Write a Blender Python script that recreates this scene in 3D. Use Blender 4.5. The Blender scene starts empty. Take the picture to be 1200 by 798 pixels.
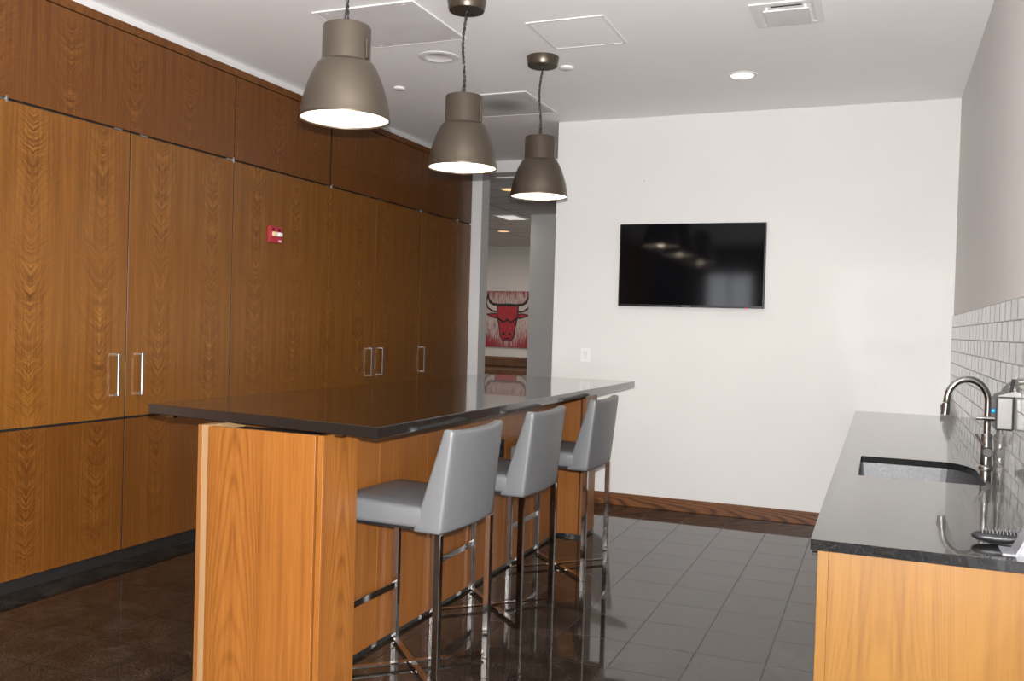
import bpy, bmesh, math, random
from mathutils import Vector, Matrix
random.seed(4)
PI = math.pi
SC = bpy.context.scene
COL = SC.collection

# ------------------------------------------------------------------ camera
CAM_H = 1.49
WX0 = .486
YAW, PITCH, ROLL, FPX = 0.385975, -0.017008, 0.0288113, 1064.905
fw = Vector((-math.sin(YAW)*math.cos(PITCH), math.cos(YAW)*math.cos(PITCH), math.sin(PITCH)))
rt = Vector((math.cos(YAW), math.sin(YAW), 0)); up = rt.cross(fw)
cr, sr = math.cos(ROLL), math.sin(ROLL)
rt2 = rt*cr + up*sr; up2 = up*cr - rt*sr
cam_d = bpy.data.cameras.new('camera'); cam = bpy.data.objects.new('camera', cam_d); COL.objects.link(cam)
cam_d.sensor_width = 36; cam_d.lens = FPX*36/1200; cam_d.clip_start = .05; cam_d.clip_end = 200
cam.matrix_world = Matrix(((rt2.x, up2.x, -fw.x, 0), (rt2.y, up2.y, -fw.y, 0), (rt2.z, up2.z, -fw.z, CAM_H), (0, 0, 0, 1)))
SC.camera = cam
# ------------------------------------------------------------------ world, lights, exposure
w = bpy.data.worlds.new('daylight'); SC.world = w; w.use_nodes = True
bg = w.node_tree.nodes['Background']; bg.inputs[0].default_value = (.93, .95, 1, 1); bg.inputs[1].default_value = 8
SC.view_settings.view_transform = 'Standard'; SC.view_settings.look = 'None'
SC.view_settings.exposure = .05; SC.view_settings.gamma = 1; SC.view_settings.use_curve_mapping = False
SC.cycles.caustics_reflective = True; SC.cycles.blur_glossy = 0.0; SC.cycles.max_bounces = 8
SC.cycles.diffuse_bounces = 5; SC.cycles.glossy_bounces = 5; SC.cycles.sample_clamp_indirect = 8
SC.cycles.use_guiding = True; SC.cycles.use_surface_guiding = True; SC.cycles.guiding_training_samples = 64

def light(name, kind, loc, energy, color=(1, 1, 1), **kw):
    d = bpy.data.lights.new(name, kind); d.energy = energy; d.color = color
    for k, v in kw.items(): setattr(d, k, v)
    o = bpy.data.objects.new(name, d); COL.objects.link(o); o.location = loc
    return o
# the pop-up flash of the photographer's camera, a hand's breadth above the lens
flash = light('camera_flash', 'SPOT', (0, 0, CAM_H+.078), 1330, (1, .985, .97), spot_size=math.radians(112), spot_blend=.35, shadow_soft_size=.008)
flash.rotation_euler = fw.to_track_quat('-Z', 'Y').to_euler()
WIN = [(-3.4, -2.4)]      # window in the wall behind the photographer
FILL_WIN = (-3.7, 1.3)    # unseen window band added in the side wall to fill the room with daylight
for a, b in WIN:
    p = light('daylight_portal', 'AREA', ((a+b)/2, -3.98, 1.925), 1, shape='RECTANGLE', size=b-a, size_y=1.55)
    p.rotation_euler = (PI/2, 0, 0); p.data.cycles.is_portal = True
p = light('daylight_portal', 'AREA', (WX0-.02, sum(FILL_WIN)/2, 1.6), 1, shape='RECTANGLE', size=2.6, size_y=FILL_WIN[1]-FILL_WIN[0])  # portal for the added side window that brings fill light
p.rotation_euler = (0, PI/2, 0); p.data.cycles.is_portal = True
light('hall_light', 'AREA', (-6.5, 14, 3.05), 95, (1, .93, .85), shape='RECTANGLE', size=3, size_y=4)

# ------------------------------------------------------------------ material helpers
def newmat(name):
    m = bpy.data.materials.new(name); m.use_nodes = True
    nt = m.node_tree; b = nt.nodes['Principled BSDF']
    return m, nt, b
def N(nt, t, **kw):
    n = nt.nodes.new(t)
    for k, v in kw.items(): setattr(n, k, v)
    return n
def lk(nt, a, b): nt.links.new(a, b)
def val(nt, op, a, b=None, c=None):
    n = N(nt, 'ShaderNodeMath', operation=op)
    for i, x in enumerate((a, b, c)):
        if x is None: continue
        if isinstance(x, (int, float)): n.inputs[i].default_value = x
        else: lk(nt, x, n.inputs[i])
    return n.outputs[0]
def ramp(nt, fac, stops):
    r = N(nt, 'ShaderNodeValToRGB'); e = r.color_ramp.elements
    e[0].position, e[0].color = stops[0][0], (*stops[0][1], 1)
    e[1].position, e[1].color = stops[-1][0], (*stops[-1][1], 1)
    for p, c in stops[1:-1]:
        x = e.new(p); x.color = (*c, 1)
    lk(nt, fac, r.inputs[0]); return r.outputs[0]
def noise(nt, vec, scale=1, detail=3, rough=.5, dist=0):
    n = N(nt, 'ShaderNodeTexNoise'); n.inputs['Scale'].default_value = scale; n.inputs['Detail'].default_value = detail
    n.inputs['Roughness'].default_value = rough; n.inputs['Distortion'].default_value = dist
    lk(nt, vec, n.inputs['Vector']); return n.outputs[0]
def comb(nt, x, y, z):
    c = N(nt, 'ShaderNodeCombineXYZ')
    for i, v in enumerate((x, y, z)):
        if isinstance(v, (int, float)): c.inputs[i].default_value = v
        else: lk(nt, v, c.inputs[i])
    return c.outputs[0]
def coords(nt, kind='Object'):
    t = N(nt, 'ShaderNodeTexCoord'); s = N(nt, 'ShaderNodeSeparateXYZ'); lk(nt, t.outputs[kind], s.inputs[0])
    return t.outputs[kind], s.outputs[0], s.outputs[1], s.outputs[2]
def bump(nt, b, h, strength=.2, dist=.002):
    n = N(nt, 'ShaderNodeBump'); n.inputs['Strength'].default_value = strength; n.inputs['Distance'].default_value = dist
    lk(nt, h, n.inputs['Height']); lk(nt, n.outputs[0], b.inputs['Normal'])
def plain(name, col, rough=.5, metal=0, var=.06, nscale=9, spec=.5, emit=None, es=1, bumpy=0):
    m, nt, b = newmat(name)
    o, x, y, z = coords(nt)
    f = noise(nt, o, nscale, 4)
    c = ramp(nt, f, [(.3, tuple(v*(1-var) for v in col)), (.7, tuple(min(1, v*(1+var)) for v in col))])
    lk(nt, c, b.inputs['Base Color']); b.inputs['Roughness'].default_value = rough; b.inputs['Metallic'].default_value = metal
    b.inputs['Specular IOR Level'].default_value = spec
    if emit: b.inputs['Emission Color'].default_value = (*emit, 1); b.inputs['Emission Strength'].default_value = es
    if bumpy: bump(nt, b, noise(nt, o, 260, 3), bumpy, .001)
    return m
def wood(name, base, dark, light_, fold=.465, phase=3.5, figure=.6, along='Z', rough=.33, cath=0., seed=0.):
    """veneer: fine streaks along the grain, feather figure mirrored about every fold of the book-matched leaves"""
    m, nt, b = newmat(name)
    o, x, y, z = coords(nt)
    if along == 'Z': u, v = val(nt, 'ADD', x, y), z
    else: u, v = z, x
    u0 = val(nt, 'SUBTRACT', u, phase)
    t = val(nt, 'DIVIDE', u0, fold)
    fr = val(nt, 'SUBTRACT', val(nt, 'FRACT', val(nt, 'ADD', t, .5)), .5)
    au = val(nt, 'MULTIPLY', val(nt, 'ABSOLUTE', fr), fold)                 # distance from the fold
    leaf = val(nt, 'FLOOR', val(nt, 'ADD', t, .5))
    # streaks
    warp = noise(nt, comb(nt, val(nt, 'MULTIPLY', au, 5), val(nt, 'MULTIPLY', v, .9), val(nt, 'ADD', leaf, seed)), 1, 2)
    uw = val(nt, 'ADD', au, val(nt, 'MULTIPLY', warp, .07))
    st = noise(nt, comb(nt, val(nt, 'MULTIPLY', uw, 60), val(nt, 'MULTIPLY', v, 1.1), seed), 1, 5, .62)
    fine = noise(nt, comb(nt, val(nt, 'MULTIPLY', u, 420), val(nt, 'MULTIPLY', v, 9), seed+3), 1, 2)
    broad = noise(nt, comb(nt, val(nt, 'MULTIPLY', au, 14), val(nt, 'MULTIPLY', v, .35), val(nt, 'ADD', seed+7, 0)), 1, 2)
    # feathers: bands that climb away from the fold
    q = val(nt, 'ADD', val(nt, 'MULTIPLY', v, 62), val(nt, 'MULTIPLY', noise(nt, comb(nt, val(nt, 'MULTIPLY', au, 7), val(nt, 'MULTIPLY', v, 5), leaf), 1, 2), 9))
    q = val(nt, 'ADD', q, val(nt, 'MULTIPLY', au, -62))
    fe = noise(nt, comb(nt, val(nt, 'MULTIPLY', au, 16), q, val(nt, 'MULTIPLY', leaf, 1.7)), 1, 2, .5, .4)
    mask = val(nt, 'POWER', 2.718, val(nt, 'MULTIPLY', au, -13))
    mk2 = noise(nt, comb(nt, val(nt, 'MULTIPLY', au, 9), val(nt, 'MULTIPLY', v, 1.4), val(nt, 'ADD', leaf, seed+11)), 1, 2)
    fig = val(nt, 'MULTIPLY', val(nt, 'MULTIPLY', val(nt, 'SUBTRACT', fe, .5), mask), val(nt, 'MULTIPLY', mk2, figure*2.3))
    tot = val(nt, 'ADD', val(nt, 'MULTIPLY', st, .58), val(nt, 'MULTIPLY', fine, .20))
    tot = val(nt, 'ADD', tot, val(nt, 'MULTIPLY', broad, .22))
    tot = val(nt, 'ADD', tot, fig)
    if cath:                                                                # cathedral rings
        ring = val(nt, 'ADD', val(nt, 'MULTIPLY', val(nt, 'MULTIPLY', au, au), 520), val(nt, 'MULTIPLY', v, 7))
        ring = val(nt, 'ADD', ring, val(nt, 'MULTIPLY', warp, 7))
        rs = val(nt, 'POWER', val(nt, 'ABSOLUTE', val(nt, 'SINE', val(nt, 'MULTIPLY', ring, 2.2))), 6)
        tot = val(nt, 'SUBTRACT', tot, val(nt, 'MULTIPLY', val(nt, 'MULTIPLY', rs, mk2), cath))
    c = ramp(nt, tot, [(.18, dark), (.5, base), (.84, light_)])
    lk(nt, c, b.inputs['Base Color']); b.inputs['Roughness'].default_value = rough
    b.inputs['Specular IOR Level'].default_value = .4
    bump(nt, b, fine, .05, .001)
    return m
def granite(name, base, speck, rough=.06, amount=.66, ior=1.5, polish=0):
    m, nt, b = newmat(name); o, x, y, z = coords(nt)
    f1 = noise(nt, o, 330, 2, .6); f2 = noise(nt, o, 90, 3, .6)
    f = val(nt, 'ADD', val(nt, 'MULTIPLY', f1, .7), val(nt, 'MULTIPLY', f2, .3))
    c = ramp(nt, f, [(.45, base), (amount, tuple((a*2+s)/3 for a, s in zip(base, speck))), (amount+.1, speck)])
    lk(nt, c, b.inputs['Base Color']); b.inputs['Roughness'].default_value = rough; b.inputs['IOR'].default_value = ior
    if polish:
        b.inputs['Coat Weight'].default_value = polish; b.inputs['Coat Roughness'].default_value = .02; b.inputs['Coat IOR'].default_value = ior
    return m

M = {}
M['white_wall'] = plain('white_wall_paint', (.69, .68, .665), .55, var=.012, nscale=2, bumpy=.04)
M['side_wall'] = plain('pale_grey_wall_paint', (.69, .675, .66), .6, var=.012, nscale=2, bumpy=.04)
M['ceiling'] = plain('ceiling_paint', (.91, .90, .895), .7, var=.01, nscale=2)
M['trim_white'] = plain('white_trim_paint', (.60, .59, .58), .5, var=.01)
M['grille_white'] = plain('white_enamel', (.78, .77, .76), .45, var=.01)
M['grey_panel'] = plain('grey_access_panel', (.70, .68, .675), .6, var=.05, nscale=5)
M['hall_wall'] = plain('beige_hall_paint', (.62, .59, .56), .65, var=.02, nscale=2)
M['grey_wall'] = plain('grey_hall_paint', (.66, .65, .64), .6, var=.02, nscale=2)
M['grey_jamb'] = plain('grey_jamb_paint', (.66, .66, .65), .5, var=.02, nscale=2)
M['brown_wall'] = plain('dark_brown_panelling', (.05, .028, .016), .6, var=.1, nscale=3)
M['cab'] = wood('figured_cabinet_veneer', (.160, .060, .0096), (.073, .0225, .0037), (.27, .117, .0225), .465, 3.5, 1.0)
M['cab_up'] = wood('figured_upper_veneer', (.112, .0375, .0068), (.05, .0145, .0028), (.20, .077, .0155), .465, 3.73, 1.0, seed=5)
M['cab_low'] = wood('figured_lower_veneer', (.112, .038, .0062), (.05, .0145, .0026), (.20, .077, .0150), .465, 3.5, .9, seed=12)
M['isl'] = wood('cherry_island_veneer', (.215, .076, .0135), (.115, .034, .0055), (.30, .118, .024), .55, -2.2, .12, cath=.30, rough=.38, seed=2)
M['isl_edge'] = wood('cherry_edge_board', (.20, .078, .020), (.14, .048, .012), (.26, .11, .03), .3, 0, .05, rough=.4, seed=8)
M['raw_edge'] = wood('pale_raw_edge_band', (.27, .16, .075), (.2, .11, .045), (.32, .20, .10), .3, 0, .03, rough=.5, seed=4)
M['sinkcab'] = wood('golden_sink_cabinet_veneer', (.148, .067, .0098), (.095, .037, .005), (.185, .088, .015), .62, .27, .10, cath=.15, rough=.4, seed=9)
M['basewood'] = wood('oak_baseboard', (.17, .065, .02), (.06, .02, .006), (.26, .12, .045), .3, 0, .1, along='X', cath=.75, rough=.4, seed=6)
M['dark'] = plain('black_carcass', (.008, .0065, .006), .6, var=.1)
M['kick'] = granite('black_granite_kick', (.010, .009, .010), (.05, .045, .045), .12)
M['blackstone'] = granite('black_island_granite', (.0055, .005, .005), (.025, .024, .023), .13, .68, 1.55, .65)
M['sinkstone'] = granite('speckled_black_granite', (.006, .006, .006), (.05, .05, .05), .13, .69, 1.42, .6)
M['basin'] = granite('grey_composite_basin', (.03, .03, .034), (.13, .13, .14), .45, .57)
M['chrome'] = plain('chrome', (.46, .445, .43), .07, 1, var=.02)
M['steel'] = plain('brushed_steel', (.36, .35, .335), .2, 1, var=.05, nscale=20)
M['box_steel'] = plain('dull_steel_sheet', (.09, .087, .084), .4, .8, var=.05, nscale=20)
M['knob'] = plain('dark_knurled_metal', (.035, .034, .033), .55, .3, var=.2, nscale=300)
M['nickel'] = plain('satin_nickel', (.36, .355, .345), .32, 1, var=.02)
M['leather'] = plain('grey_leather', (.114, .116, .119), .42, var=.03, nscale=40, bumpy=.12)
M['bronze'] = plain('bronze_enamel', (.138, .113, .088), .35, .88, var=.03)
M['lamp_in'] = plain('white_lamp_lining', (.85, .83, .8), .6, var=.01)
M['bulb'] = plain('lit_bulb', (1, .95, .85), .4, emit=(1, .86, .66), es=25)
M['cord'] = plain('black_cord', (.015, .015, .015), .5)
M['chain'] = plain('steel_chain', (.10, .10, .10), .4, 1)
M['tv_frame'] = plain('black_tv_plastic', (.008, .008, .009), .25)
M['tv_screen'] = plain('black_tv_glass', (.003, .003, .004), .07, spec=.24)
M['red'] = plain('red_alarm_plastic', (.36, .022, .035), .4)
M['strobe'] = plain('cream_strobe_lens', (.72, .58, .34), .2)
M['clear'] = plain('clear_lens_plastic', (.75, .77, .78), .08)
M['white_ink'] = plain('white_lettering', (.75, .7, .72), .5)
M['grey_ink'] = plain('silver_lettering', (.45, .45, .45), .4)
M['black_plastic'] = plain('black_plastic', (.008, .008, .009), .42)
M['blue'] = plain('blue_cap', (.0, .22, .55), .25)
M['led'] = plain('red_standby_light', (.8, .02, .01), .4, emit=(1, .05, .02), es=.8)
M['white_plastic'] = plain('white_plastic', (.68, .68, .70), .35)
M['frosted'] = plain('frosted_grey_plastic', (.17, .17, .185), .4)
M['dl_glow'] = plain('downlight_glow', (1, .9, .75), .5, emit=(1, .83, .6), es=3.2)
M['hall_glow'] = plain('hall_downlight_glow', (1, .7, .4), .5, emit=(1, .55, .22), es=1.3)
M['troffer_glow'] = plain('troffer_glow', (.9, .9, .9), .5, emit=(1, .97, .92), es=.55)
M['brown'] = plain('brown_leather', (.11, .05, .022), .5, var=.25, nscale=6)
M['paint_red'] = plain('red_paint', (.36, .022, .03), .6, var=.35, nscale=30)
M['paint_black'] = plain('black_paint', (.018, .012, .014), .6, var=.3, nscale=30)
M['paint_pale'] = plain('pale_paint', (.55, .47, .43), .6, var=.1, nscale=20)
# polished dark floor tiles
def floor_mat():
    m, nt, b = newmat('dark_polished_floor_tile'); o, x, y, z = coords(nt)
    br = N(nt, 'ShaderNodeTexBrick'); br.offset = 0; br.squash = 1
    br.inputs['Scale'].default_value = 1; br.inputs['Brick Width'].default_value = .3175; br.inputs['Row Height'].default_value = .352
    br.inputs['Mortar Size'].default_value = .0022; br.inputs['Mortar Smooth'].default_value = .1; br.inputs['Bias'].default_value = 0
    br.inputs['Color1'].default_value = (.9, .9, .9, 1); br.inputs['Color2'].default_value = (1.1, 1.08, 1.06, 1); br.inputs['Mortar'].default_value = (.35, .33, .32, 1)
    lk(nt, comb(nt, val(nt, 'ADD', x, 1.7025+.3175*40), val(nt, 'ADD', y, -6.66+.352*60), 0), br.inputs['Vector'])
    f1 = noise(nt, o, 120, 3, .7); f2 = noise(nt, o, 7, 4, .6, .8)
    f = val(nt, 'ADD', val(nt, 'MULTIPLY', f1, .75), val(nt, 'MULTIPLY', f2, .25))
    c = ramp(nt, f, [(.36, (.004, .0028, .0022)), (.48, (.014, .010, .0075)), (.58, (.045, .034, .027)), (.68, (.14, .12, .10))])
    mx = N(nt, 'ShaderNodeMix', data_type='RGBA', blend_type='MULTIPLY'); mx.inputs[0].default_value = 1
    lk(nt, c, mx.inputs[6]); lk(nt, br.outputs['Color'], mx.inputs[7]); lk(nt, mx.outputs[2], b.inputs['Base Color'])
    lk(nt, val(nt, 'ADD', .045, val(nt, 'MULTIPLY', br.outputs['Fac'], .4)), b.inputs['Roughness'])
    b.inputs['IOR'].default_value = 1.44
    bump(nt, b, val(nt, 'SUBTRACT', 1, br.outputs['Fac']), .15, .001)
    return m
M['floor'] = floor_mat()
def tile_mat():
    m, nt, b = newmat('glossy_grey_glass_tile'); o, x, y, z = coords(nt)
    br = N(nt, 'ShaderNodeTexBrick'); br.offset = .5
    br.inputs['Scale'].default_value = 1; br.inputs['Brick Width'].default_value = .0475; br.inputs['Row Height'].default_value = .0855
    br.inputs['Mortar Size'].default_value = .0024; br.inputs['Mortar Smooth'].default_value = .2; br.inputs['Bias'].default_value = 0
    br.inputs['Color1'].default_value = (.34, .36, .34, 1); br.inputs['Color2'].default_value = (.40, .415, .39, 1); br.inputs['Mortar'].default_value = (.20, .18, .165, 1)
    lk(nt, comb(nt, val(nt, 'MULTIPLY', val(nt, 'ADD', y, 20), .25), val(nt, 'ADD', z, -1.65+.0855*30), 0), br.inputs['Vector'])
    lk(nt, br.outputs['Color'], b.inputs['Base Color'])
    lk(nt, val(nt, 'ADD', .06, val(nt, 'MULTIPLY', br.outputs['Fac'], .5)), b.inputs['Roughness'])
    bump(nt, b, val(nt, 'SUBTRACT', 1, br.outputs['Fac']), .3, .002)
    return m
M['tile'] = tile_mat()
def ctile_mat():
    m, nt, b = newmat('hall_ceiling_tile'); o, x, y, z = coords(nt)
    br = N(nt, 'ShaderNodeTexBrick'); br.offset = 0
    br.inputs['Scale'].default_value = 1; br.inputs['Brick Width'].default_value = 1.2; br.inputs['Row Height'].default_value = .6
    br.inputs['Mortar Size'].default_value = .012; br.inputs['Bias'].default_value = 0
    br.inputs['Color1'].default_value = (.76, .73, .70, 1); br.inputs['Color2'].default_value = (.80, .77, .74, 1); br.inputs['Mortar'].default_value = (.28, .26, .25, 1)
    lk(nt, comb(nt, val(nt, 'ADD', x, 30.2), val(nt, 'ADD', y, 30.1), 0), br.inputs['Vector'])
    lk(nt, br.outputs['Color'], b.inputs['Base Color']); b.inputs['Roughness'].default_value = .8
    return m
M['ctile'] = ctile_mat()
def canvas_mat():
    m, nt, b = newmat('dripped_canvas'); o, x, y, z = coords(nt)
    f = noise(nt, comb(nt, val(nt, 'MULTIPLY', x, 40), val(nt, 'MULTIPLY', z, 5), 0), 1, 5, .75)
    edge = val(nt, 'MULTIPLY', val(nt, 'POWER', val(nt, 'ABSOLUTE', val(nt, 'DIVIDE', z, .585)), 5), .16)
    side = val(nt, 'MULTIPLY', val(nt, 'MAXIMUM', val(nt, 'MULTIPLY', val(nt, 'SUBTRACT', -.1, z), val(nt, 'ABSOLUTE', x)), 0), 1.0)
    f = val(nt, 'ADD', f, val(nt, 'ADD', edge, side))
    c = ramp(nt, f, [(.40, (.55, .47, .43)), (.56, (.42, .30, .28)), (.64, (.30, .05, .055)), (.8, (.26, .016, .024))])
    lk(nt, c, b.inputs['Base Color']); b.inputs['Roughness'].default_value = .6
    return m
M['canvas'] = canvas_mat()

# ------------------------------------------------------------------ mesh helpers
def add_box(bm, x0, x1, y0, y1, z0, z1, bev=0, seg=2):
    vs = [bm.verts.new((x, y, z)) for x in (x0, x1) for y in (y0, y1) for z in (z0, z1)]
    fs = [bm.faces.new([vs[i] for i in q]) for q in ((0, 1, 3, 2), (4, 6, 7, 5), (0, 4, 5, 1), (2, 3, 7, 6), (0, 2, 6, 4), (1, 5, 7, 3))]
    if bev:
        es = {e for f in fs for e in f.edges}
        bmesh.ops.bevel(bm, geom=list(es), offset=bev, segments=seg, profile=.5, affect='EDGES')
def add_prism(bm, pts, z0, z1, bev=0):
    """extrude an xy polygon from z0 to z1"""
    a = [bm.verts.new((p[0], p[1], z0)) for p in pts]; b = [bm.verts.new((p[0], p[1], z1)) for p in pts]
    n = len(pts); fs = [bm.faces.new(a[::-1]), bm.faces.new(b)]
    for i in range(n): fs.append(bm.faces.new((a[i], a[(i+1) % n], b[(i+1) % n], b[i])))
    if bev:
        es = {e for f in fs for e in f.edges}
        bmesh.ops.bevel(bm, geom=list(es), offset=bev, segments=2, profile=.5, affect='EDGES')
def add_lathe(bm, prof, n=48, c=(0, 0, 0)):
    rings = []
    for r, z in prof:
        if r < 1e-6: rings.append([bm.verts.new((c[0], c[1], c[2]+z))])
        else: rings.append([bm.verts.new((c[0]+r*math.cos(2*PI*i/n), c[1]+r*math.sin(2*PI*i/n), c[2]+z)) for i in range(n)])
    for A, B in zip(rings, rings[1:]):
        for i in range(n):
            j = (i+1) % n
            q = [A[i % len(A)], A[j % len(A)], B[j % len(B)], B[i % len(B)]]
            u = []
            for v in q:
                if v not in u: u.append(v)
            if len(u) > 2: bm.faces.new(u)
def add_tube(bm, pts, r, n=10, cap=True):
    pts = [Vector(p) for p in pts]; rad = r if isinstance(r, (list, tuple)) else [r]*len(pts)
    prev = None; rings = []
    for i, p in enumerate(pts):
        t = (pts[min(i+1, len(pts)-1)]-pts[max(i-1, 0)]).normalized()
        if prev is None:
            a = Vector((0, 0, 1)) if abs(t.z) < .9 else Vector((1, 0, 0)); s = t.cross(a).normalized()
        else:
            s = (prev-t*prev.dot(t)).normalized()
        prev = s; q = t.cross(s)
        rings.append([bm.verts.new(p+(s*math.cos(2*PI*k/n)+q*math.sin(2*PI*k/n))*rad[i]) for k in range(n)])
    for A, B in zip(rings, rings[1:]):
        for k in range(n): bm.faces.new((A[k], A[(k+1) % n], B[(k+1) % n], B[k]))
    if cap: bm.faces.new(rings[0][::-1]); bm.faces.new(rings[-1])
def add_bar(bm, p, q, wd, ht, upv=(0, 0, 1), bev=0):
    """square bar from p to q"""
    p, q = Vector(p), Vector(q); t = (q-p).normalized(); s = t.cross(Vector(upv)).normalized(); u = s.cross(t)
    vs = []
    for c in (p, q):
        for a, b in ((-1, -1), (1, -1), (1, 1), (-1, 1)): vs.append(bm.verts.new(c+s*a*wd/2+u*b*ht/2))
    fs = [bm.faces.new([vs[i] for i in f]) for f in ((0, 1, 2, 3), (7, 6, 5, 4), (0, 4, 5, 1), (1, 5, 6, 2), (2, 6, 7, 3), (3, 7, 4, 0))]
    if bev: bmesh.ops.bevel(bm, geom=list({e for f in fs for e in f.edges}), offset=bev, segments=1, affect='EDGES')
def obj(name, bm, mat, parent=None, smooth=False, loc=None, kind=None, label=None):
    bmesh.ops.recalc_face_normals(bm, faces=bm.faces[:])
    me = bpy.data.meshes.new(name); bm.to_mesh(me); bm.free()
    me.materials.append(M[mat] if isinstance(mat, str) else mat)
    if smooth:
        for p in me.polygons: p.use_smooth = True
        try: me.set_sharp_from_angle(angle=math.radians(40))
        except Exception: pass
    o = bpy.data.objects.new(name, me); COL.objects.link(o)
    if parent is not None: o.parent = parent
    if loc is not None: o.location = loc
    if kind: o['kind'] = kind
    if label: o['label'] = label
    return o
def nb(): return bmesh.new()
def boxbm(*a, **k):
    bm = nb(); add_box(bm, *a, **k); return bm
def thing(name, label, cat, loc=(0, 0, 0), group=None, rz=0):
    o = bpy.data.objects.new(name, None); COL.objects.link(o); o.location = loc; o.rotation_euler = (0, 0, rz)
    o.empty_display_size = .1
    o['label'] = label; o['category'] = cat
    if group: o['group'] = group
    return o
def tag(o, label, cat, group=None):
    o['label'] = label; o['category'] = cat
    if group: o['group'] = group
    return o
def struct(name, bm, mat, label=None, parent=None):
    return obj(name, bm, mat, parent, kind='structure', label=label)
def dup(root, loc, label, rz=0):
    r = root.copy(); COL.objects.link(r); r.location = loc; r['label'] = label; r.rotation_euler = (0, 0, rz)
    for ch in list(root.children):
        c = ch.copy(); COL.objects.link(c); c.parent = r
        for g in list(ch.children):
            d = g.copy(); COL.objects.link(d); d.parent = c
    return r

# ------------------------------------------------------------------ the room
CZ = 3.25; WY = 7.43; WX = .486; CX = -4.18
struct('floor', boxbm(-9.6, .75, -4.15, 17.8, -.1, 0), 'floor', 'dark polished speckled tile floor')
struct('ceiling', boxbm(-4.6, .75, -4.15, 9.02, CZ, CZ+.15), 'ceiling', 'flat pale grey ceiling')
struct('wall_back', boxbm(-2.64, .75, WY, WY+.2, 0, CZ), 'white_wall', 'white wall behind the television')
bm = nb(); c, d = FILL_WIN
add_box(bm, WX, WX+.2, d, WY, 0, CZ); add_box(bm, WX, WX+.2, -4.15, c, 0, CZ); add_box(bm, WX, WX+.2, c, d, 0, .25); add_box(bm, WX, WX+.2, c, d, 2.95, CZ)
struct('wall_right', bm, 'side_wall', 'pale grey side wall above the sink counter')
struct('wall_left', boxbm(-4.75, -4.6, -4.15, 9.3, 0, CZ), 'cab', 'wall behind the tall wooden cabinets')
a, b = WIN[0]
bm = nb(); add_box(bm, -4.6, a, -4.15, -4, 0, CZ); add_box(bm, b, WX, -4.15, -4, 0, CZ); add_box(bm, a, b, -4.15, -4, 0, 1.15); add_box(bm, a, b, -4.15, -4, 2.7, CZ)
struct('wall_front', bm, 'brown_wall')
bm = nb()
for x0, x1, z0, z1 in ((a, a+.06, 1.15, 2.7), (b-.06, b, 1.15, 2.7), (a+.06, b-.06, 1.15, 1.21), (a+.06, b-.06, 2.64, 2.7), ((a+b)/2-.02, (a+b)/2+.02, 1.21, 2.64)):
    add_box(bm, x0, x1, -4.1, -4.04, z0, z1)
struct('window_1', bm, 'dark')
c, d = FILL_WIN
bm = nb()
for k in range(5):
    y = c+(d-c-.05)*k/4; add_box(bm, WX+.05, WX+.11, y, y+.05, .3, 2.9)
add_box(bm, WX+.05, WX+.11, c, d, .25, .3); add_box(bm, WX+.05, WX+.11, c, d, 2.9, 2.95)
struct('fill_window', bm, 'dark')  # frame of the added side window, unseen, there for its fill light
# opening to the hall
struct('wall_header', boxbm(-4.6, -2.64, 9.02, 9.3, 3.128, CZ), 'white_wall', 'white header over the hall opening')
bm = nb(); add_box(bm, -4.6, -4.065, 9.022, 9.05, 0, 3.128)
struct('wall_jamb', bm, 'white_wall', 'narrow white return beside the last cabinet')
struct('wall_jamb_side', boxbm(-4.6, -4.065, 9.05, 9.22, 0, 3.128), 'grey_jamb', 'grey jamb of the hall opening')
struct('wall_hall_right', boxbm(-2.64, -2.5, WY+.2, 12.5, 0, CZ), 'hall_wall')
struct('wall_hall_partition', boxbm(-4.833, -2.5, 12.5, 12.65, 0, 3.12), 'grey_wall', 'grey partition in the hall')
struct('wall_hall_back', boxbm(-9.6, -4, 17.5, 17.65, 0, 3.12), 'hall_wall', 'beige hall wall behind the red painting')
struct('wall_hall_left', boxbm(-9.75, -9.6, 9.3, 17.65, 0, 3.12), 'hall_wall')
struct('wall_hall_front', boxbm(-9.6, -4.6, 9.16, 9.3, 0, 3.12), 'hall_wall')
struct('wall_hall_end', boxbm(-4.15, -4, 12.65, 17.5, 0, 3.12), 'hall_wall')
struct('ceiling_hall', boxbm(-9.6, -2.5, 9.3, 17.65, 3.12, 3.25), 'ctile', 'tiled hall ceiling')
struct('baseboard_back', boxbm(-2.64, -.16, WY-.018, WY, 0, .102, bev=.004), 'basewood', 'reddish oak baseboard under the television wall')
struct('trim_1', boxbm(WX-.008, WX, 1.5, WY, .91, 1.65), 'tile', 'glossy grey tile backsplash above the sink counter')
struct('trim_2', boxbm(-4.6, CX, -1, 9.02, 3.154, 3.204), 'cab_up', 'wood filler strip above the tall cabinets')
struct('trim_3', boxbm(-4.6, CX-.01, -1, 9.02, 3.204, CZ), 'trim_white', 'white strip between cabinets and ceiling')

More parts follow.
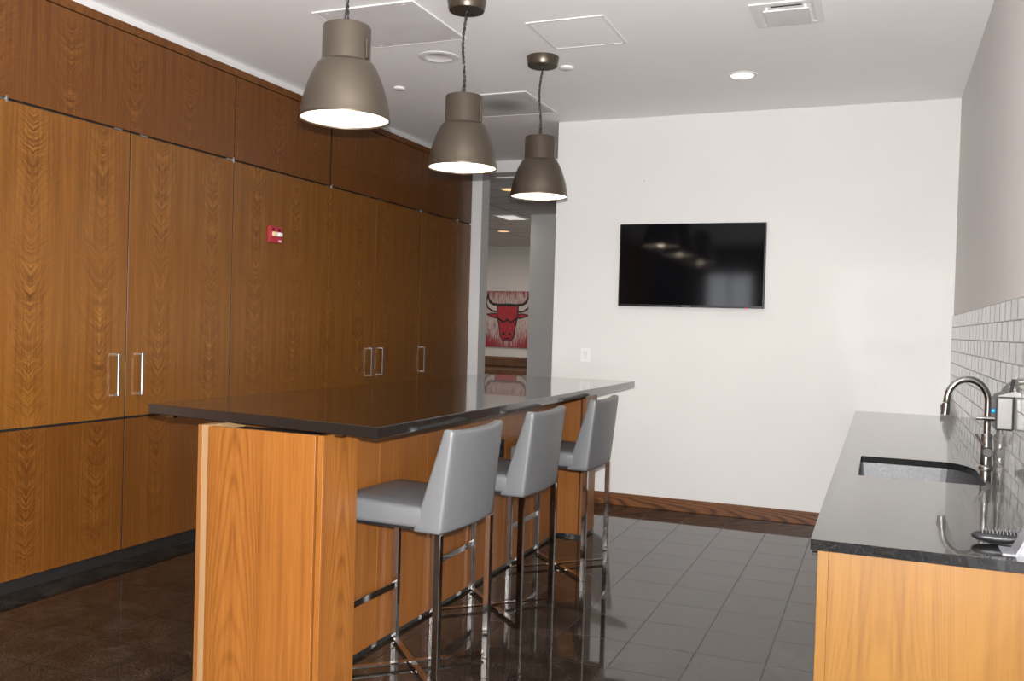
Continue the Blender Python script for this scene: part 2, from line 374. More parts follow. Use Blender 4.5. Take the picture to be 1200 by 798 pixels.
# ------------------------------------------------------------------ tall cabinets along the left wall
GZ, LZ, BZ, TZ = 2.572, .868, .078, 3.146
G = .007
def panel(y0, y1, z0, z1, g0=.0035, g1=.0035):
    bm = nb(); add_box(bm, CX-.022, CX, y0+g0, y1-g1, z0, z1, bev=.0006, seg=1); return bm
def pull(parent, y):
    bm = nb(); z0, z1 = 1.005, 1.255
    add_box(bm, CX+.030, CX+.040, y-.009, y+.009, z0, z1, bev=.0015, seg=1)
    add_box(bm, CX, CX+.032, y-.009, y+.009, z0, z0+.012); add_box(bm, CX, CX+.032, y-.009, y+.009, z1-.012, z1)
    return obj('handle', bm, 'nickel', parent, label='flat satin metal pull')
def dark_edges(o):
    o.data.materials.append(M['dark'])
    for p in o.data.polygons:
        if abs(p.normal.y) > .8: p.material_index = 1
def cabinet(name_label, uppers, doors, lowers, clips, black=False):
    """uppers / lowers: [(y0,y1)], doors: [(y0,y1,handle_y or None)]"""
    y0, y1 = doors[0][0], doors[-1][1]
    t = thing('tall_cabinet', name_label, 'cabinet', (0, 0, 0), 'tall wooden cabinets')
    obj('carcass', boxbm(-4.595, CX-.0225, y0+.004, y1-.004, .005, 3.153), 'dark', t)
    obj('toe_kick', boxbm(CX-.045, CX-.023, y0, y1, 0, BZ-.004), 'kick', t)
    for a, b in uppers:
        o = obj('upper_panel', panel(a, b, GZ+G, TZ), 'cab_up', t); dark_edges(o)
    for a, b, h in doors:
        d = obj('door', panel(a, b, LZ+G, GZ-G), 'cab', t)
        if black: dark_edges(d)
        if h: pull(d, h)
    for a, b in lowers:
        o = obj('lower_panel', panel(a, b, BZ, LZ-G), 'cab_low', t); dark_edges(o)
    for c, big in clips:
        bm = nb()
        if big:
            add_box(bm, CX-.02, CX+.004, c-.006, c+.006, GZ-.018, GZ+.018, bev=.001, seg=1); add_box(bm, CX-.018, CX-.004, c-.07, c-.006, GZ-.004, GZ+.004)
        else: add_box(bm, CX-.018, CX-.001, c-.028, c+.028, GZ-.0045, GZ+.0045)
        obj('hinge', bm, 'nickel', t)
    return t
cabinet('two-door tall wood cabinet, the one reaching the edge of the photo', [(3.222, 5.098)], [(3.222, 4.162, 4.077), (4.162, 5.098, 4.261)], [(3.222, 4.162), (4.162, 5.098)],
        [(3.335, 1), (4.07, 0), (4.27, 0), (5.098-.008, 1)], True)
cabinet('single wide wood cabinet panel carrying the red fire alarm', [(5.098, 6.273)], [(5.098, 6.273, None)], [(5.098, 6.273)], [], True)
cabinet('two-door tall wood cabinet with paired pulls, beyond the fire alarm panel', [(6.283, 7.862)], [(6.283, 7.018, 6.94), (7.018, 7.862, 7.13)], [(6.283, 7.018), (7.018, 7.862)],
        [(6.30, 1), (6.88, 0), (7.09, 0), (7.85, 1)])
cabinet('single-door tall wood cabinet with one pull near the hall opening', [(7.862, 8.684)], [(7.862, 8.684, 7.933)], [(7.862, 8.684)], [(7.95, 0), (8.676, 1)])
cabinet('narrow wood cabinet filler against the hall opening', [(8.684, 9.013)], [(8.684, 9.013, None)], [(8.684, 9.013)], [])

# fire alarm
t = thing('fire_alarm', 'red fire alarm strobe mounted on the wood cabinet panel', 'fire alarm', (CX, 5.55, 2.105))
obj('housing', boxbm(.0015, .028, -.075, .075, -.06, .06, bev=.004), 'red', t)
bm = nb()
for k in range(5): add_box(bm, .028, .0295, -.05+k*.006, -.047+k*.006, .025, .045)
for k in range(5): add_box(bm, .028, .0295, .02+k*.006, .023+k*.006, .025, .045)
o = obj('sounder_slots', bm, 'dark', t); o['kind'] = 'stuff'
obj('strobe', boxbm(.028, .05, -.052, -.006, -.014, .018, bev=.003), 'strobe', t, label='cream strobe lens')
obj('reflector', boxbm(.028, .062, -.004, .036, -.014, .016, bev=.006), 'clear', t, label='clear plastic lens')
def text(name, s, size, mat, parent, loc, rot, depth=.0006):
    c = bpy.data.curves.new(name, 'FONT'); c.body = s; c.size = size; c.extrude = depth; c.align_x = 'CENTER'; c.align_y = 'CENTER'
    tmp = bpy.data.objects.new(name+'_curve', c); COL.objects.link(tmp)
    bpy.context.view_layer.update()
    me = bpy.data.meshes.new_from_object(tmp.evaluated_get(bpy.context.evaluated_depsgraph_get()))
    bpy.data.objects.remove(tmp); bpy.data.curves.remove(c)
    me.name = name; me.materials.clear(); me.materials.append(M[mat])
    o = bpy.data.objects.new(name, me); COL.objects.link(o); o.parent = parent; o.location = loc; o.rotation_euler = rot
    return o
text('lettering', 'FIRE', .022, 'white_ink', t, (.0286, .045, -.045), (PI/2, 0, PI/2))

# ------------------------------------------------------------------ island
IC = 1.11
top = [(-2.893, 3.012), (-1.656, 2.826), (-1.640, 6.413), (-2.821, 6.371)]
bm = nb(); add_prism(bm, top, IC-.042, IC, bev=.003)
ct = obj('island_countertop', bm, 'blackstone'); tag(ct, 'polished black granite top of the long bar island', 'countertop')
for (x, y) in ((-2.78, 3.03), (-1.86, 2.90)):
    obj('bracket', boxbm(x-.02, x+.02, y-.012, y+.012, IC-.056, IC-.0425, bev=.002), 'chrome', ct)
obj('substrate', boxbm(-2.44, -1.80, 3.2, 6.05, IC-.051, IC-.0421), 'isl_edge', ct, label='thin wood underlay')
t = thing('bar_island', 'long cherry wood bar island base with recessed stool side', 'kitchen island', (0, 0, 0))
ZT = 1.057
def end_block(y0, y1, sk):
    s = 1 if y0 < 4 else 0
    # front panel, dark reveal, side board, pale edge strips
    obj('end_panel', boxbm(-2.446, -1.945, y0, y0+.022, .022, ZT, bev=.0015, seg=1), 'isl', t)
    obj('edge_board', boxbm(-2.497, -2.474, y0+.002, y1, .022, ZT+.004, bev=.0015, seg=1), 'isl_edge', t)
    obj('edge_strip', boxbm(-2.474, -2.446, y0+.003, y1, .022, ZT+.004), 'raw_edge', t, label='pale raw edge strip')
    obj('side_board', boxbm(-1.934, -1.91, y0, y1, .022, ZT, bev=.0015, seg=1), 'isl', t)
    obj('back_board', boxbm(-2.446, -1.945, y1-.022, y1, .022, ZT), 'isl', t)
    obj('core', boxbm(-2.444, -1.936, y0+.0225, y1-.0225, .022, ZT-.02), 'dark', t)
    obj('toe_kick', boxbm(-2.48, -1.925, y0+.015, y1-.015, 0, .022), 'kick', t)
end_block(2.865, 3.112, 0)
end_block(6.115, 6.39, 0)
obj('body', boxbm(-2.474, -2.117, 3.1125, 6.1145, .022, ZT-.01), 'dark', t)
obj('rear_panel', boxbm(-2.497, -2.4745, 3.1125, 6.1145, .022, ZT), 'isl', t)
obj('toe_kick', boxbm(-2.45, -2.115, 3.1, 6.12, 0, .022), 'kick', t)
js = [3.114, 3.60, 4.073, 4.575, 5.11, 5.60, 6.113]
for a, b in zip(js, js[1:]):
    obj('recessed_panel', boxbm(-2.1165, -2.097, a+.0012, b-.0012, .022, ZT, bev=.0008, seg=1), 'isl', t)
o = thing('power_outlet', 'black power outlet on the stool side of the island', 'power outlet', (-2.0965, 5.03, .745))
obj('cover_plate', boxbm(0, .006, -.04, .04, -.055, .055, bev=.003), 'black_plastic', o)
for dz in (-.022, .022): obj('socket', boxbm(.006, .009, -.016, .016, dz-.014, dz+.014, bev=.002), 'black_plastic', o)

# ------------------------------------------------------------------ bar stools
def make_stool(label, loc, rz):
    """faces -x; back at +x; origin on the floor below the seat centre"""
    t = thing('bar_stool', label, 'bar stool', loc, 'grey bar stools', rz)
    W = .248
    # seat cushion: rounded slab, crowned, running under the backrest
    bm = nb(); add_box(bm, -.245, .17, -W, W, .660, .748, bev=.018, seg=3)
    bmesh.ops.subdivide_edges(bm, edges=[e for e in bm.edges if e.calc_length() > .15], cuts=5, use_grid_fill=True)
    for v in bm.verts:
        f = (v.co.z-.66)/.088
        v.co.z += max(0, f)*.014*(1-(v.co.y/W)**2)*(1-min(1, abs((v.co.x+.04)/.22))**2)+f*.012*max(0, (.05-v.co.x)/.3)
    obj('seat', bm, 'leather', t, smooth=True)
    # wedge backrest: thick at the seat, thin at the top, bowed to the rear
    bm = nb(); nz, ny = 14, 12
    def P(u, s, side):
        z = .645+u*.415; y = W*s
        bow = .022*(1-s*s)
        rear = .245+.045*u+bow
        thick = .125*(1-u)+.05*u if u > .2 else .125-.06*.2*0+0*u
        thick = .128-.082*u
        front = rear-thick-bow*.7
        if u > .97: z += .012*(abs(s)**3)-.003
        return Vector((rear if side else front, y*(1-.02*u), z))
    grid = {}
    for side in (0, 1):
        for i in range(nz+1):
            for j in range(ny+1): grid[side, i, j] = bm.verts.new(P(i/nz, -1+2*j/ny, side))
    for side in (0, 1):
        for i in range(nz):
            for j in range(ny): bm.faces.new([grid[side, a, b] for a, b in ((i, j), (i, j+1), (i+1, j+1), (i+1, j))])
    for i in range(nz):
        for j in (0, ny): bm.faces.new([grid[0, i, j], grid[1, i, j], grid[1, i+1, j], grid[0, i+1, j]])
    for j in range(ny):
        for i in (0, nz): bm.faces.new([grid[0, i, j], grid[1, i, j], grid[1, i, j+1], grid[0, i, j+1]])
    bmesh.ops.recalc_face_normals(bm, faces=bm.faces[:])
    es = [e for e in bm.edges if len(e.link_faces) == 2 and e.calc_face_angle() > .7]
    bmesh.ops.bevel(bm, geom=es, offset=.013, segments=3, profile=.5, affect='EDGES')
    obj('backrest', bm, 'leather', t, smooth=True)
    L = .028
    for x, z1 in ((-.235, .661), (.235, .646)):
        for y in (-.235, .235):
            obj('leg', boxbm(x-L/2, x+L/2, y-L/2, y+L/2, 0, z1, bev=.002, seg=1), 'chrome', t)
    obj('seat_rail', boxbm(-.22, .22, -.21, .21, .645, .662), 'black_plastic', t, label='dark underside frame')
    bm = nb(); add_box(bm, -.24, -.228, -.221, .221, .25, .28, bev=.001, seg=1); obj('footrest', bm, 'chrome', t)
    for s in (1, -1):
        bm = nb(); add_bar(bm, (-.222, -.222*s, .018+.004*s), (.222, .222*s, .018+.004*s), .026, .0075); obj('cross_brace', bm, 'chrome', t)
    return t
s0 = make_stool('grey leather bar stool at the island end farthest from the television', (-1.836, 3.485, 0), -.03)
dup(s0, (-1.845, 4.385, 0), 'middle one of the three grey leather bar stools along the island', 0)
dup(s0, (-1.815, 5.33, 0), 'grey leather bar stool beside the television wall and baseboard', 0)

# ------------------------------------------------------------------ pendant lamps
def make_pendant(label, loc):
    t = thing('pendant_lamp', label, 'pendant lamp', loc, 'bronze pendant lamps')   # origin at the rim centre
    H = CZ-loc[2]
    outer = [(.1815, .007), (.184, .0), (.190, .0), (.191, .006), (.189, .012), (.184, .04), (.176, .085), (.163, .13), (.147, .175), (.130, .212), (.120, .228), (.113, .237), (.104, .240), (.101, .246), (.101, .385), (.097, .392), (.02, .394), (.0, .394)]
    bm = nb(); add_lathe(bm, outer, 64); obj('shade', bm, 'bronze', t, smooth=True)
    inner = [(.1817, .0072), (.179, .04), (.171, .085), (.158, .13), (.142, .175), (.125, .21), (.1, .232), (.0, .238)]
    bm = nb(); add_lathe(bm, inner, 64); obj('lining', bm, 'lamp_in', t, smooth=True, label='white enamel inside of shade')
    bm = nb(); add_lathe(bm, [(.0, .225), (.022, .225), (.022, .16), (.018, .155), (.0, .155)], 24); obj('socket', bm, 'lamp_in', t, smooth=True)
    bm = nb(); add_lathe(bm, [(.0, .06), (.025, .066), (.042, .086), (.048, .105), (.042, .125), (.025, .145), (.018, .16), (.0, .162)], 24); obj('bulb', bm, 'bulb', t, smooth=True)
    bm = nb(); add_lathe(bm, [(.0, H), (.105, H), (.107, H-.004), (.098, H-.055), (.094, H-.062), (.0, H-.062)], 48); obj('canopy', bm, 'bronze', t, smooth=True)
    z0, z1 = .394, H-.062; n = 70
    def wob(z): f = (z-z0)/(z1-z0); return -.012*math.sin(f*PI)+.006*math.sin(f*7)
    bm = nb(); add_tube(bm, [(wob(z0+(z1-z0)*i/n)+.0045*math.cos(i*.8), .0045*math.sin(i*.8), z0+(z1-z0)*i/n) for i in range(n+1)], .0042, 6); obj('cord', bm, 'cord', t, smooth=True)
    bm = nb(); add_tube(bm, [(wob(z0+(z1-z0)*i/n)-.005*math.cos(i*.8), -.005*math.sin(i*.8), z0+(z1-z0)*i/n) for i in range(n+1)], .0030, 6); obj('chain', bm, 'chain', t, smooth=True)
    bm = nb(); add_tube(bm, [(-.035+.035*(i/16)**.6, .01*(1-i/16), z0+.13*i/16) for i in range(17)], .0035, 6); obj('cable_loop', bm, 'cord', t, smooth=True)
    obj('cable_grip', boxbm(.099, .106, -.012, .012, .25, .33, bev=.002), 'bronze', t)
    l = light('pendant_light', 'POINT', (0, 0, .05), 5, (1, .85, .66), shadow_soft_size=.05); l.parent = t
    return t
p0 = make_pendant('bronze dome pendant lamp over the island end farthest from the television', (-2.129, 3.293, 2.335))
dup(p0, (-2.147, 4.492, 2.335), 'middle bronze dome pendant lamp of the row above the island')
dup(p0, (-2.115, 5.60, 2.335), 'bronze dome pendant lamp over the island end beside the television wall')

# ------------------------------------------------------------------ ceiling fittings
def ceil_frame(bm, x0, x1, y0, y1, wd, z0, z1):
    add_box(bm, x0, x1, y0, y0+wd, z0, z1); add_box(bm, x0, x1, y1-wd, y1, z0, z1)
    add_box(bm, x0, x0+wd, y0+wd, y1-wd, z0, z1); add_box(bm, x1-wd, x1, y0+wd, y1-wd, z0, z1)
t = thing('ceiling_hatch', 'grey square access hatch in the ceiling behind the first pendant', 'ceiling hatch', (-2.76, 4.75, CZ))
obj('hatch_panel', boxbm(-.312, .312, -.335, .335, -.006, -.0005), 'grey_panel', t)
bm = nb(); ceil_frame(bm, -.325, .325, -.348, .348, .0125, -.0075, -.0005); obj('frame', bm, 'grille_white', t)
for x in (-.25, .25):
    for y in (-.31, .31): obj('screw', boxbm(x-.008, x+.008, y-.008, y+.008, -.0075, -.006), 'grille_white', t)
t = thing('ceiling_hatch', 'white square access hatch in the ceiling above the middle and last pendants', 'ceiling hatch', (-1.745, 5.2, CZ))
obj('hatch_panel', boxbm(-.21, .21, -.24, .24, -.004, -.0005), 'ceiling', t)
bm = nb(); ceil_frame(bm, -.235, .235, -.265, .265, .02, -.0055, -.0005); obj('frame', bm, 'grille_white', t)
t = thing('return_grille', 'square ceiling air grille with a dark dust smudge by the hall', 'air vent', (-2.865, 6.72, CZ))
def smudge():
    m, nt, b = newmat('dusty_grille'); o, x, y, z = coords(nt)
    d = val(nt, 'ADD', val(nt, 'POWER', val(nt, 'DIVIDE', x, .26), 2), val(nt, 'POWER', val(nt, 'DIVIDE', y, .28), 2))
    f = val(nt, 'ADD', d, val(nt, 'MULTIPLY', noise(nt, o, 40, 4), .5))
    lk(nt, ramp(nt, f, [(.25, (.30, .285, .28)), (1, (.58, .57, .56))]), b.inputs['Base Color']); b.inputs['Roughness'].default_value = .7
    return m
M['dust'] = smudge()
obj('perforated_panel', boxbm(-.30, .30, -.325, .325, -.006, -.0005), 'dust', t)
bm = nb(); ceil_frame(bm, -.33, .33, -.355, .355, .022, -.007, -.0005); obj('frame', bm, 'grille_white', t)
t = thing('ceiling_speaker', 'round white flush speaker in the ceiling by the grey hatch', 'ceiling speaker', (-2.776, 5.40, CZ))
bm = nb(); add_lathe(bm, [(.0, -.004), (.085, -.004), (.09, -.007)], 48); obj('grille', bm, 'ceiling', t, smooth=True)
bm = nb(); add_lathe(bm, [(.09, -.004), (.092, -.006), (.118, -.007), (.132, -.004), (.134, -.0005)], 48); obj('trim_ring', bm, 'grille_white', t, smooth=True)
def puck(label, x, y, r, name='smoke_detector', cat='smoke detector'):
    bm = nb(); add_lathe(bm, [(.0, -.016), (r*.8, -.016), (r*.95, -.011), (r, -.004), (r, -.0005)], 32)
    tag(obj(name, bm, 'grille_white', smooth=True, loc=(x, y, CZ)), label, cat, 'ceiling caps')
puck('small round white ceiling cap near the tall cabinets', -3.42, 6.02, .045, 'sprinkler_cap', 'sprinkler cap')
puck('small round white ceiling cap beside the last pendant canopy', -2.04, 5.86, .05, 'sprinkler_cap', 'sprinkler cap')
# supply diffuser
t = thing('air_diffuser', 'white square ceiling air diffuser with raised center plate', 'air vent', (-.537, 5.215, CZ))
bm = nb(); ceil_frame(bm, -.185, .185, -.195, .195, .04, -.007, -.0005); obj('frame', bm, 'grille_white', t)
bm = nb()
a = [(-.145, -.155), (.145, -.155), (.145, .155), (-.145, .155)]; b_ = [(-.125, -.125), (.125, -.125), (.125, .125), (-.125, .125)]
va = [bm.verts.new((x, y, -.006)) for x, y in a]; vb = [bm.verts.new((x*1.02, y*1.02, -.0012)) for x, y in b_]
for i in range(4): bm.faces.new((va[i], va[(i+1) % 4], vb[(i+1) % 4], vb[i]))
obj('throat', bm, 'grille_white', t)
obj('slot', boxbm(-.075, .085, -.1445, -.131, -.0075, -.0064), 'dark', t, label='dark air slot')
obj('center_plate', boxbm(-.118, .118, -.125, .13, -.026, -.016, bev=.003), 'grey_panel', t)
for x in (-.1, .1):
    for y in (-.115, .115): obj('standoff', boxbm(x-.006, x+.006, y-.006, y+.006, -.0159, -.0008), 'grille_white', t)
# downlights
def downlight(label, x, y, z, r, glow, lit, grp):
    t = thing('downlight', label, 'recessed light', (x, y, z), grp)
    bm = nb(); add_lathe(bm, [(r*.80, -.003), (r*.82, -.008), (r, -.006), (r*1.03, -.0005)], 40); obj('trim_ring', bm, 'grille_white', t, smooth=True)
    bm = nb(); add_lathe(bm, [(.0, -.001), (r*.8, -.003)], 40); obj('diffuser', bm, glow, t, label='glowing lens')
    if lit:
        l = light('downlight_lamp', 'SPOT', (0, 0, -.02), lit, (1, .85, .68), spot_size=2.0, spot_blend=.7, shadow_soft_size=.05); l.parent = t
downlight('lit round recessed ceiling light above the television', -.944, 6.38, CZ, .095, 'dl_glow', 18, 'recessed ceiling lights')
downlight('lit recessed light in the tiled hall ceiling, half behind the last pendant', -4.20, 10.12, 3.12, .12, 'hall_glow', 0, 'recessed ceiling lights')
downlight('small lit recessed light at the far end of the hall ceiling', -6.15, 14.6, 3.12, .13, 'hall_glow', 0, 'recessed ceiling lights')
t = thing('troffer_light', 'rectangular light panel in the tiled hall ceiling', 'ceiling light', (-5.25, 12.75, 3.12))
obj('diffuser', boxbm(-.15, .15, -.27, .27, -.006, -.0005), 'troffer_glow', t); bm = nb(); ceil_frame(bm, -.18, .18, -.3, .3, .03, -.009, -.0005); obj('frame', bm, 'grille_white', t)

# ------------------------------------------------------------------ television wall
t = thing('television', 'black flat television mounted on the white wall', 'television', (-1.459, WY, 2.016))
obj('frame', boxbm(-.593, .593, -.052, -.012, -.341, .341, bev=.004), 'tv_frame', t)
obj('screen', boxbm(-.581, .581, -.0532, -.0521, -.322, .332), 'tv_screen', t)
obj('wall_bracket', boxbm(-.25, .25, -.012, -.0005, -.15, .15), 'dark', t)
obj('standby_light', boxbm(.452, .464, -.0545, -.045, -.346, -.338), 'led', t, label='tiny red standby light')
text('logo', 'SAMSUNG', .014, 'grey_ink', t, (-.02, -.0522, -.332), (PI/2, 0, 0), .0003)
t = thing('wall_outlet', 'white wall outlet plate beneath the television, above the island end', 'wall outlet', (-2.337, WY, 1.252))
obj('cover_plate', boxbm(-.042, .042, -.006, -.0005, -.058, .058, bev=.002), 'grille_white', t)
obj('rocker', boxbm(-.018, .018, -.009, -.006, -.034, .034, bev=.0015), 'white_plastic', t)
bm = nb(); add_lathe(bm, [(.0, .01), (.006, .01), (.007, .0), (.007, -.002)], 12)
o = obj('wall_anchor', bm, 'grey_jamb', loc=(-1.872, WY-.0025, 2.721)); o.rotation_euler = (PI/2, 0, 0); tag(o, 'tiny screw left in the white wall above the television', 'screw')

# ------------------------------------------------------------------ sink counter
SZ = .91; SX0, SY0 = -.167, 2.695
t = thing('sink_cabinet', 'golden wood base cabinet under the sink counter', 'cabinet', (0, 0, 0))
obj('end_panel', boxbm(-.118, WX-.001, 2.725, 2.747, .0, SZ-.031), 'sinkcab', t)
obj('edge_strip', boxbm(-.148, -.1185, 2.724, 2.747, .0, SZ-.031, bev=.001, seg=1), 'sinkcab', t)
obj('carcass', boxbm(-.125, WX-.002, 2.7475, 3.95, .09, SZ-.031), 'dark', t)
obj('carcass', boxbm(-.125, WX-.002, 4.78, WY-.001, .09, SZ-.031), 'dark', t)
obj('sink_base', boxbm(-.125, WX-.002, 3.951, 4.779, .09, .62), 'dark', t)
obj('toe_kick', boxbm(-.10, -.08, 2.75, WY-.002, 0, .089), 'kick', t)
ys = [2.75, 3.35, 3.95, 4.37, 4.78, 5.45, 6.1, 6.75, 7.42]
for a, b in zip(ys, ys[1:]):
    d = obj('door', boxbm(-.147, -.1255, a+.002, b-.002, .095, SZ-.045, bev=.0015, seg=1), 'isl', t)
    obj('handle', boxbm(-.178, -.1475, (a+b)/2-.07, (a+b)/2+.07, .80, .812, bev=.002), 'black_plastic', d)
# counter slab with a cut-out for the sink
def loop(x0, x1, y0, y1, r, rb, n=8):
    pts = []
    def arc(cx, cy, rx, ry, a0):
        for i in range(n+1):
            a = a0+PI/2*i/n; pts.append((cx+rx*math.cos(a), cy+ry*math.sin(a)))
    arc(x1-rb, y1-rb*1.9, rb, rb*1.9, 0); arc(x0+r, y1-r, r, r, PI/2); arc(x0+r, y0+r, r, r, PI); arc(x1-r*2, y0+r*2, r*2, r*2, 1.5*PI)
    return pts
hole = loop(-.072, .405, 4.02, 4.68, .015, .13)
def slab(outer, hole, z0, z1):
    bm = nb()
    def ring(pts): 
        vs = [bm.verts.new((x, y, z1)) for x, y in pts]
        return [bm.edges.new((vs[i], vs[(i+1) % len(vs)])) for i in range(len(vs))]
    es = ring(outer)+ring(hole)
    bmesh.ops.triangle_fill(bm, use_beauty=True, edges=es)
    r = bmesh.ops.extrude_face_region(bm, geom=bm.faces[:])
    for v in [g for g in r['geom'] if isinstance(g, bmesh.types.BMVert)]: v.co.z = z0
    return bm
bm = slab([(SX0, SY0), (WX-.009, SY0), (WX-.009, WY-.001), (SX0, WY-.001)], hole, SZ-.03, SZ)
tag(obj('sink_countertop', bm, 'sinkstone'), 'speckled black granite worktop along the tiled wall', 'countertop')
bm = nb(); n = len(hole)
big = loop(-.078, .411, 4.014, 4.686, .018, .133)
zt, zb = SZ-.0305, SZ-.235
A = [bm.verts.new((x, y, zt)) for x, y in big]; Bv = [bm.verts.new((x, y, zb)) for x, y in loop(-.06, .39, 4.035, 4.665, .03, .13)]
for i in range(n): bm.faces.new((A[i], A[(i+1) % n], Bv[(i+1) % n], Bv[i]))
bm.faces.new(Bv)
Ao = [bm.verts.new((x, y, zt)) for x, y in loop(-.09, .423, 4.002, 4.698, .02, .135)]; Bo = [bm.verts.new((x, y, zb-.01)) for x, y in loop(-.072, .402, 4.023, 4.677, .03, .13)]
for i in range(n):
    bm.faces.new((Ao[i], Ao[(i+1) % n], Bo[(i+1) % n], Bo[i])); bm.faces.new((A[i], A[(i+1) % n], Ao[(i+1) % n], Ao[i]))
bm.faces.new(Bo)
sk = thing('kitchen_sink', 'grey undermount composite sink set in the black worktop', 'sink', (0, 0, 0))
obj('bowl', bm, 'basin', sk)
bm = nb(); add_lathe(bm, [(.0, .004), (.03, .004), (.042, .006), (.045, .0015)], 24, (.17, 4.35, zb)); obj('drain', bm, 'steel', sk, smooth=True)

# faucet
FX, FY = .452, 4.58
t = thing('kitchen_faucet', 'tall brushed chrome gooseneck faucet behind the sink', 'faucet', (FX, FY, SZ))
bm = nb(); add_lathe(bm, [(.0, 0), (.031, 0), (.031, .006), (.027, .012), (.0235, .014), (.0235, .15), (.020, .156), (.0, .156)], 32); obj('base_column', bm, 'steel', t, smooth=True)
pts = [(0, 0, .15+.014*i) for i in range(11)]
R = .084; cz = .297
for i in range(1, 25):
    a = PI*i/24*.97; pts.append((-(R-R*math.cos(a)), -.02*math.sin(a/2), cz+R*1.16*math.sin(a)))
ex, ey, ez = pts[-1]
bm = nb(); add_tube(bm, pts, .0145, 16); obj('spout', bm, 'steel', t, smooth=True)
bm = nb(); add_tube(bm, [(ex, ey, ez), (ex-.002, ey, ez-.02), (ex-.003, ey, ez-.022)], [.0146, .0146, .0135], 16)
add_tube(bm, [(ex-.003, ey, ez-.024), (ex-.006, ey, ez-.075)], [.0175, .0185], 16)
add_tube(bm, [(ex-.003, ey, ez-.0225), (ex-.003, ey, ez-.0245)], .0135, 16); obj('spray_head', bm, 'steel', t, smooth=True)
obj('spray_button', boxbm(ex-.026, ex-.020, ey-.006, ey+.006, ez-.055, ez-.03, bev=.002), 'black_plastic', t)
bm = nb(); add_tube(bm, [(0, -.018, .075), (0, -.055, .075), (0, -.058, .075)], [.021, .021, .018], 20); obj('valve_body', bm, 'knob', t, smooth=True)
bm = nb(); add_tube(bm, [(-.004, -.045, .085), (-.048, -.05, .155)], [.0055, .005], 10); obj('lever', bm, 'steel', t, smooth=True)

# stainless wall dispenser
t = thing('soap_dispenser', 'stainless box dispenser with chrome spout on the tile wall', 'soap dispenser', (WX-.008, 4.0, 1.208))
obj('housing', boxbm(-.062, 0, -.075, .075, -.068, .062, bev=.008, seg=3), 'box_steel', t)
bm = nb(); add_prism(bm, [(-.058, -.07), (-.0005, -.07), (-.0005, .07), (-.058, .07)], .062, .066)
for v in bm.verts:
    if v.co.z > .064: v.co.z = .062+.022*(1 if v.co.x > -.03 else .1)
obj('sloped_lid', bm, 'box_steel', t)
bm = nb(); add_tube(bm, [(-.06, -.03, -.028), (-.105, -.03, -.029), (-.125, -.03, -.029), (-.128, -.03, -.029)], [.0085, .006, .006, .004], 14); obj('spout', bm, 'chrome', t, smooth=True)
bm = nb(); add_lathe(bm, [(.0, .0), (.008, .001), (.0095, .006), (.0075, .013), (.0, .015)], 16)
o = obj('blue_cap', bm, 'blue', t, smooth=True, label='blue cap'); o.location = (-.0615, -.04, .004); o.rotation_euler = (0, -PI/2, 0)
bm = nb(); add_tube(bm, [(-.012, -.06, .07), (-.010, -.065, .10), (-.006, -.07, .13)], .006, 10); obj('hook', bm, 'black_plastic', t, smooth=True)

# dish brush
t = thing('dish_brush', 'black bristled scrub brush lying on the worktop front', 'brush', (.318, 2.90, SZ))
bm = nb(); bmesh.ops.create_uvsphere(bm, u_segments=28, v_segments=16, radius=1)
for v in bm.verts:
    x, y, z = v.co
    v.co = ((.095+.012*x)*x+.02, .030*y*(1-.25*x), .019+.0165*z*(1-.2*x)+.006*max(0, x))
obj('body', bm, 'black_plastic', t, smooth=True)
bm = nb()
for i in range(17):
    for j in range(4):
        x = -.035+i*.0088; y = -.018+j*.012
        add_tube(bm, [(x, y, .030), (x+.001*random.uniform(-1, 1), y, .0395+.003*random.random()+.0002*i)], [.0022, .0012], 5)
o = obj('bristles', bm, 'black_plastic', t); o['kind'] = 'stuff'
# white holder, cut by the picture edge
t = thing('leaflet_holder', 'pale slanted plastic holder on the worktop beside the scrub brush', 'holder', (.356, 2.775, SZ))
bm = nb(); add_box(bm, -.035, .12, -.012, .085, .0, .003); obj('foot', bm, 'frosted', t)
bm = nb()
prof = [(-.003, .003), (.045, .105), (.049, .105), (.003, .003)]
a = [bm.verts.new((x, -.01, z)) for x, z in prof]; b_ = [bm.verts.new((x, .085, z)) for x, z in prof]
bm.faces.new(a); bm.faces.new(b_[::-1])
for i in range(4): bm.faces.new((a[i], a[(i+1) % 4], b_[(i+1) % 4], b_[i]))
obj('sloped_side', bm, 'frosted', t)
bm = nb(); vs = [bm.verts.new(p) for p in ((.004, -.01, .0035), (.13, -.01, .0035), (.13, -.01, .11), (.049, -.01, .104), (.004, -.006, .0035), (.13, -.006, .0035), (.13, -.006, .11), (.049, -.006, .104))]
for q in ((0, 1, 2, 3), (7, 6, 5, 4), (0, 4, 5, 1), (1, 5, 6, 2), (2, 6, 7, 3), (3, 7, 4, 0)): bm.faces.new([vs[i] for i in q])
obj('front_panel', bm, 'frosted', t)

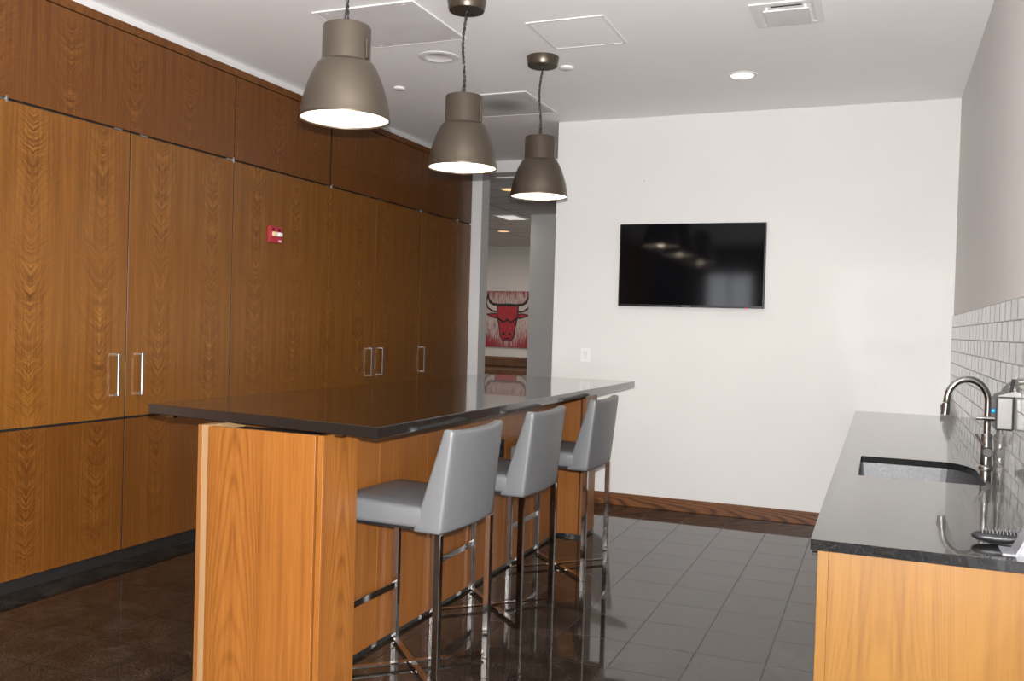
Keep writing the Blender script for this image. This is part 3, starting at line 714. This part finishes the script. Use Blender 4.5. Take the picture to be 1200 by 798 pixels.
# ------------------------------------------------------------------ far hall: painting and bench
t = thing('painting', 'red bull head painting on a dripped pale canvas in the hall', 'painting', (-7.206, 17.5, 1.607))
obj('canvas', boxbm(-.56, .56, -.045, -.0005, -.585, .585, bev=.004, seg=1), 'canvas', t)
def flat(name, pts, mat, y, mirror=False, th=.004, label=None):
    for s in ((1, -1) if mirror else (1,)):
        bm = nb()
        q = [(s*x, z) for x, z in pts]
        a = [bm.verts.new((x, y, z)) for x, z in q]; b = [bm.verts.new((x, y-th, z)) for x, z in q]
        bm.faces.new(a); bm.faces.new(b[::-1])
        for i in range(len(q)): bm.faces.new((a[i], a[(i+1) % len(q)], b[(i+1) % len(q)], b[i]))
        obj(name, bm, mat, t, label=label)
flat('horn_outline', [(.0, .33), (.20, .32), (.34, .34), (.42, .42), (.45, .56), (.49, .45), (.50, .32), (.46, .22), (.36, .15), (.20, .13), (.0, .13)], 'paint_black', -.0455, True)
flat('horn', [(.17, .27), (.33, .28), (.42, .33), (.455, .42), (.47, .33), (.44, .25), (.35, .185), (.17, .17)], 'paint_pale', -.0500, True)
flat('ear_outline', [(.17, .10), (.30, .13), (.50, .10), (.38, .04), (.27, .01), (.18, .03)], 'paint_black', -.0455, True)
flat('ear', [(.18, .085), (.30, .11), (.44, .09), (.34, .045), (.2, .04)], 'paint_red', -.0500, True)
flat('head_outline', [(-.25, .30), (.25, .30), (.24, .06), (.20, -.12), (.16, -.36), (.10, -.46), (-.10, -.46), (-.16, -.36), (-.20, -.12), (-.24, .06)], 'paint_black', -.0545)
flat('face', [(-.225, .27), (.225, .27), (.215, .06), (.175, -.12), (.14, -.35), (.09, -.435), (-.09, -.435), (-.14, -.35), (-.175, -.12), (-.215, .06)], 'paint_red', -.0590)
flat('brow', [(.0, .02), (.07, -.045), (.2, .03), (.21, -.01), (.08, -.085), (.0, -.03)], 'paint_black', -.0635, True)
flat('nostril', [(.035, -.27), (.09, -.28), (.10, -.32), (.05, -.33)], 'paint_black', -.0635, True)
flat('mouth', [(-.08, -.385), (.08, -.385), (.06, -.405), (-.06, -.405)], 'paint_black', -.0635)
t = thing('brown_bench', 'long brown bench below the red painting in the hall', 'bench', (-7.2, 17.1, 0))
obj('seat', boxbm(-1.2, 1.2, -.38, .3, .42, .62, bev=.03), 'brown', t)
obj('backrest', boxbm(-1.2, 1.2, .2, .39, .625, .83, bev=.03), 'brown', t)
for x in (-1.1, 1.1):
    for y in (-.32, .24): obj('leg', boxbm(x-.03, x+.03, y-.03, y+.03, 0, .42), 'dark', t)
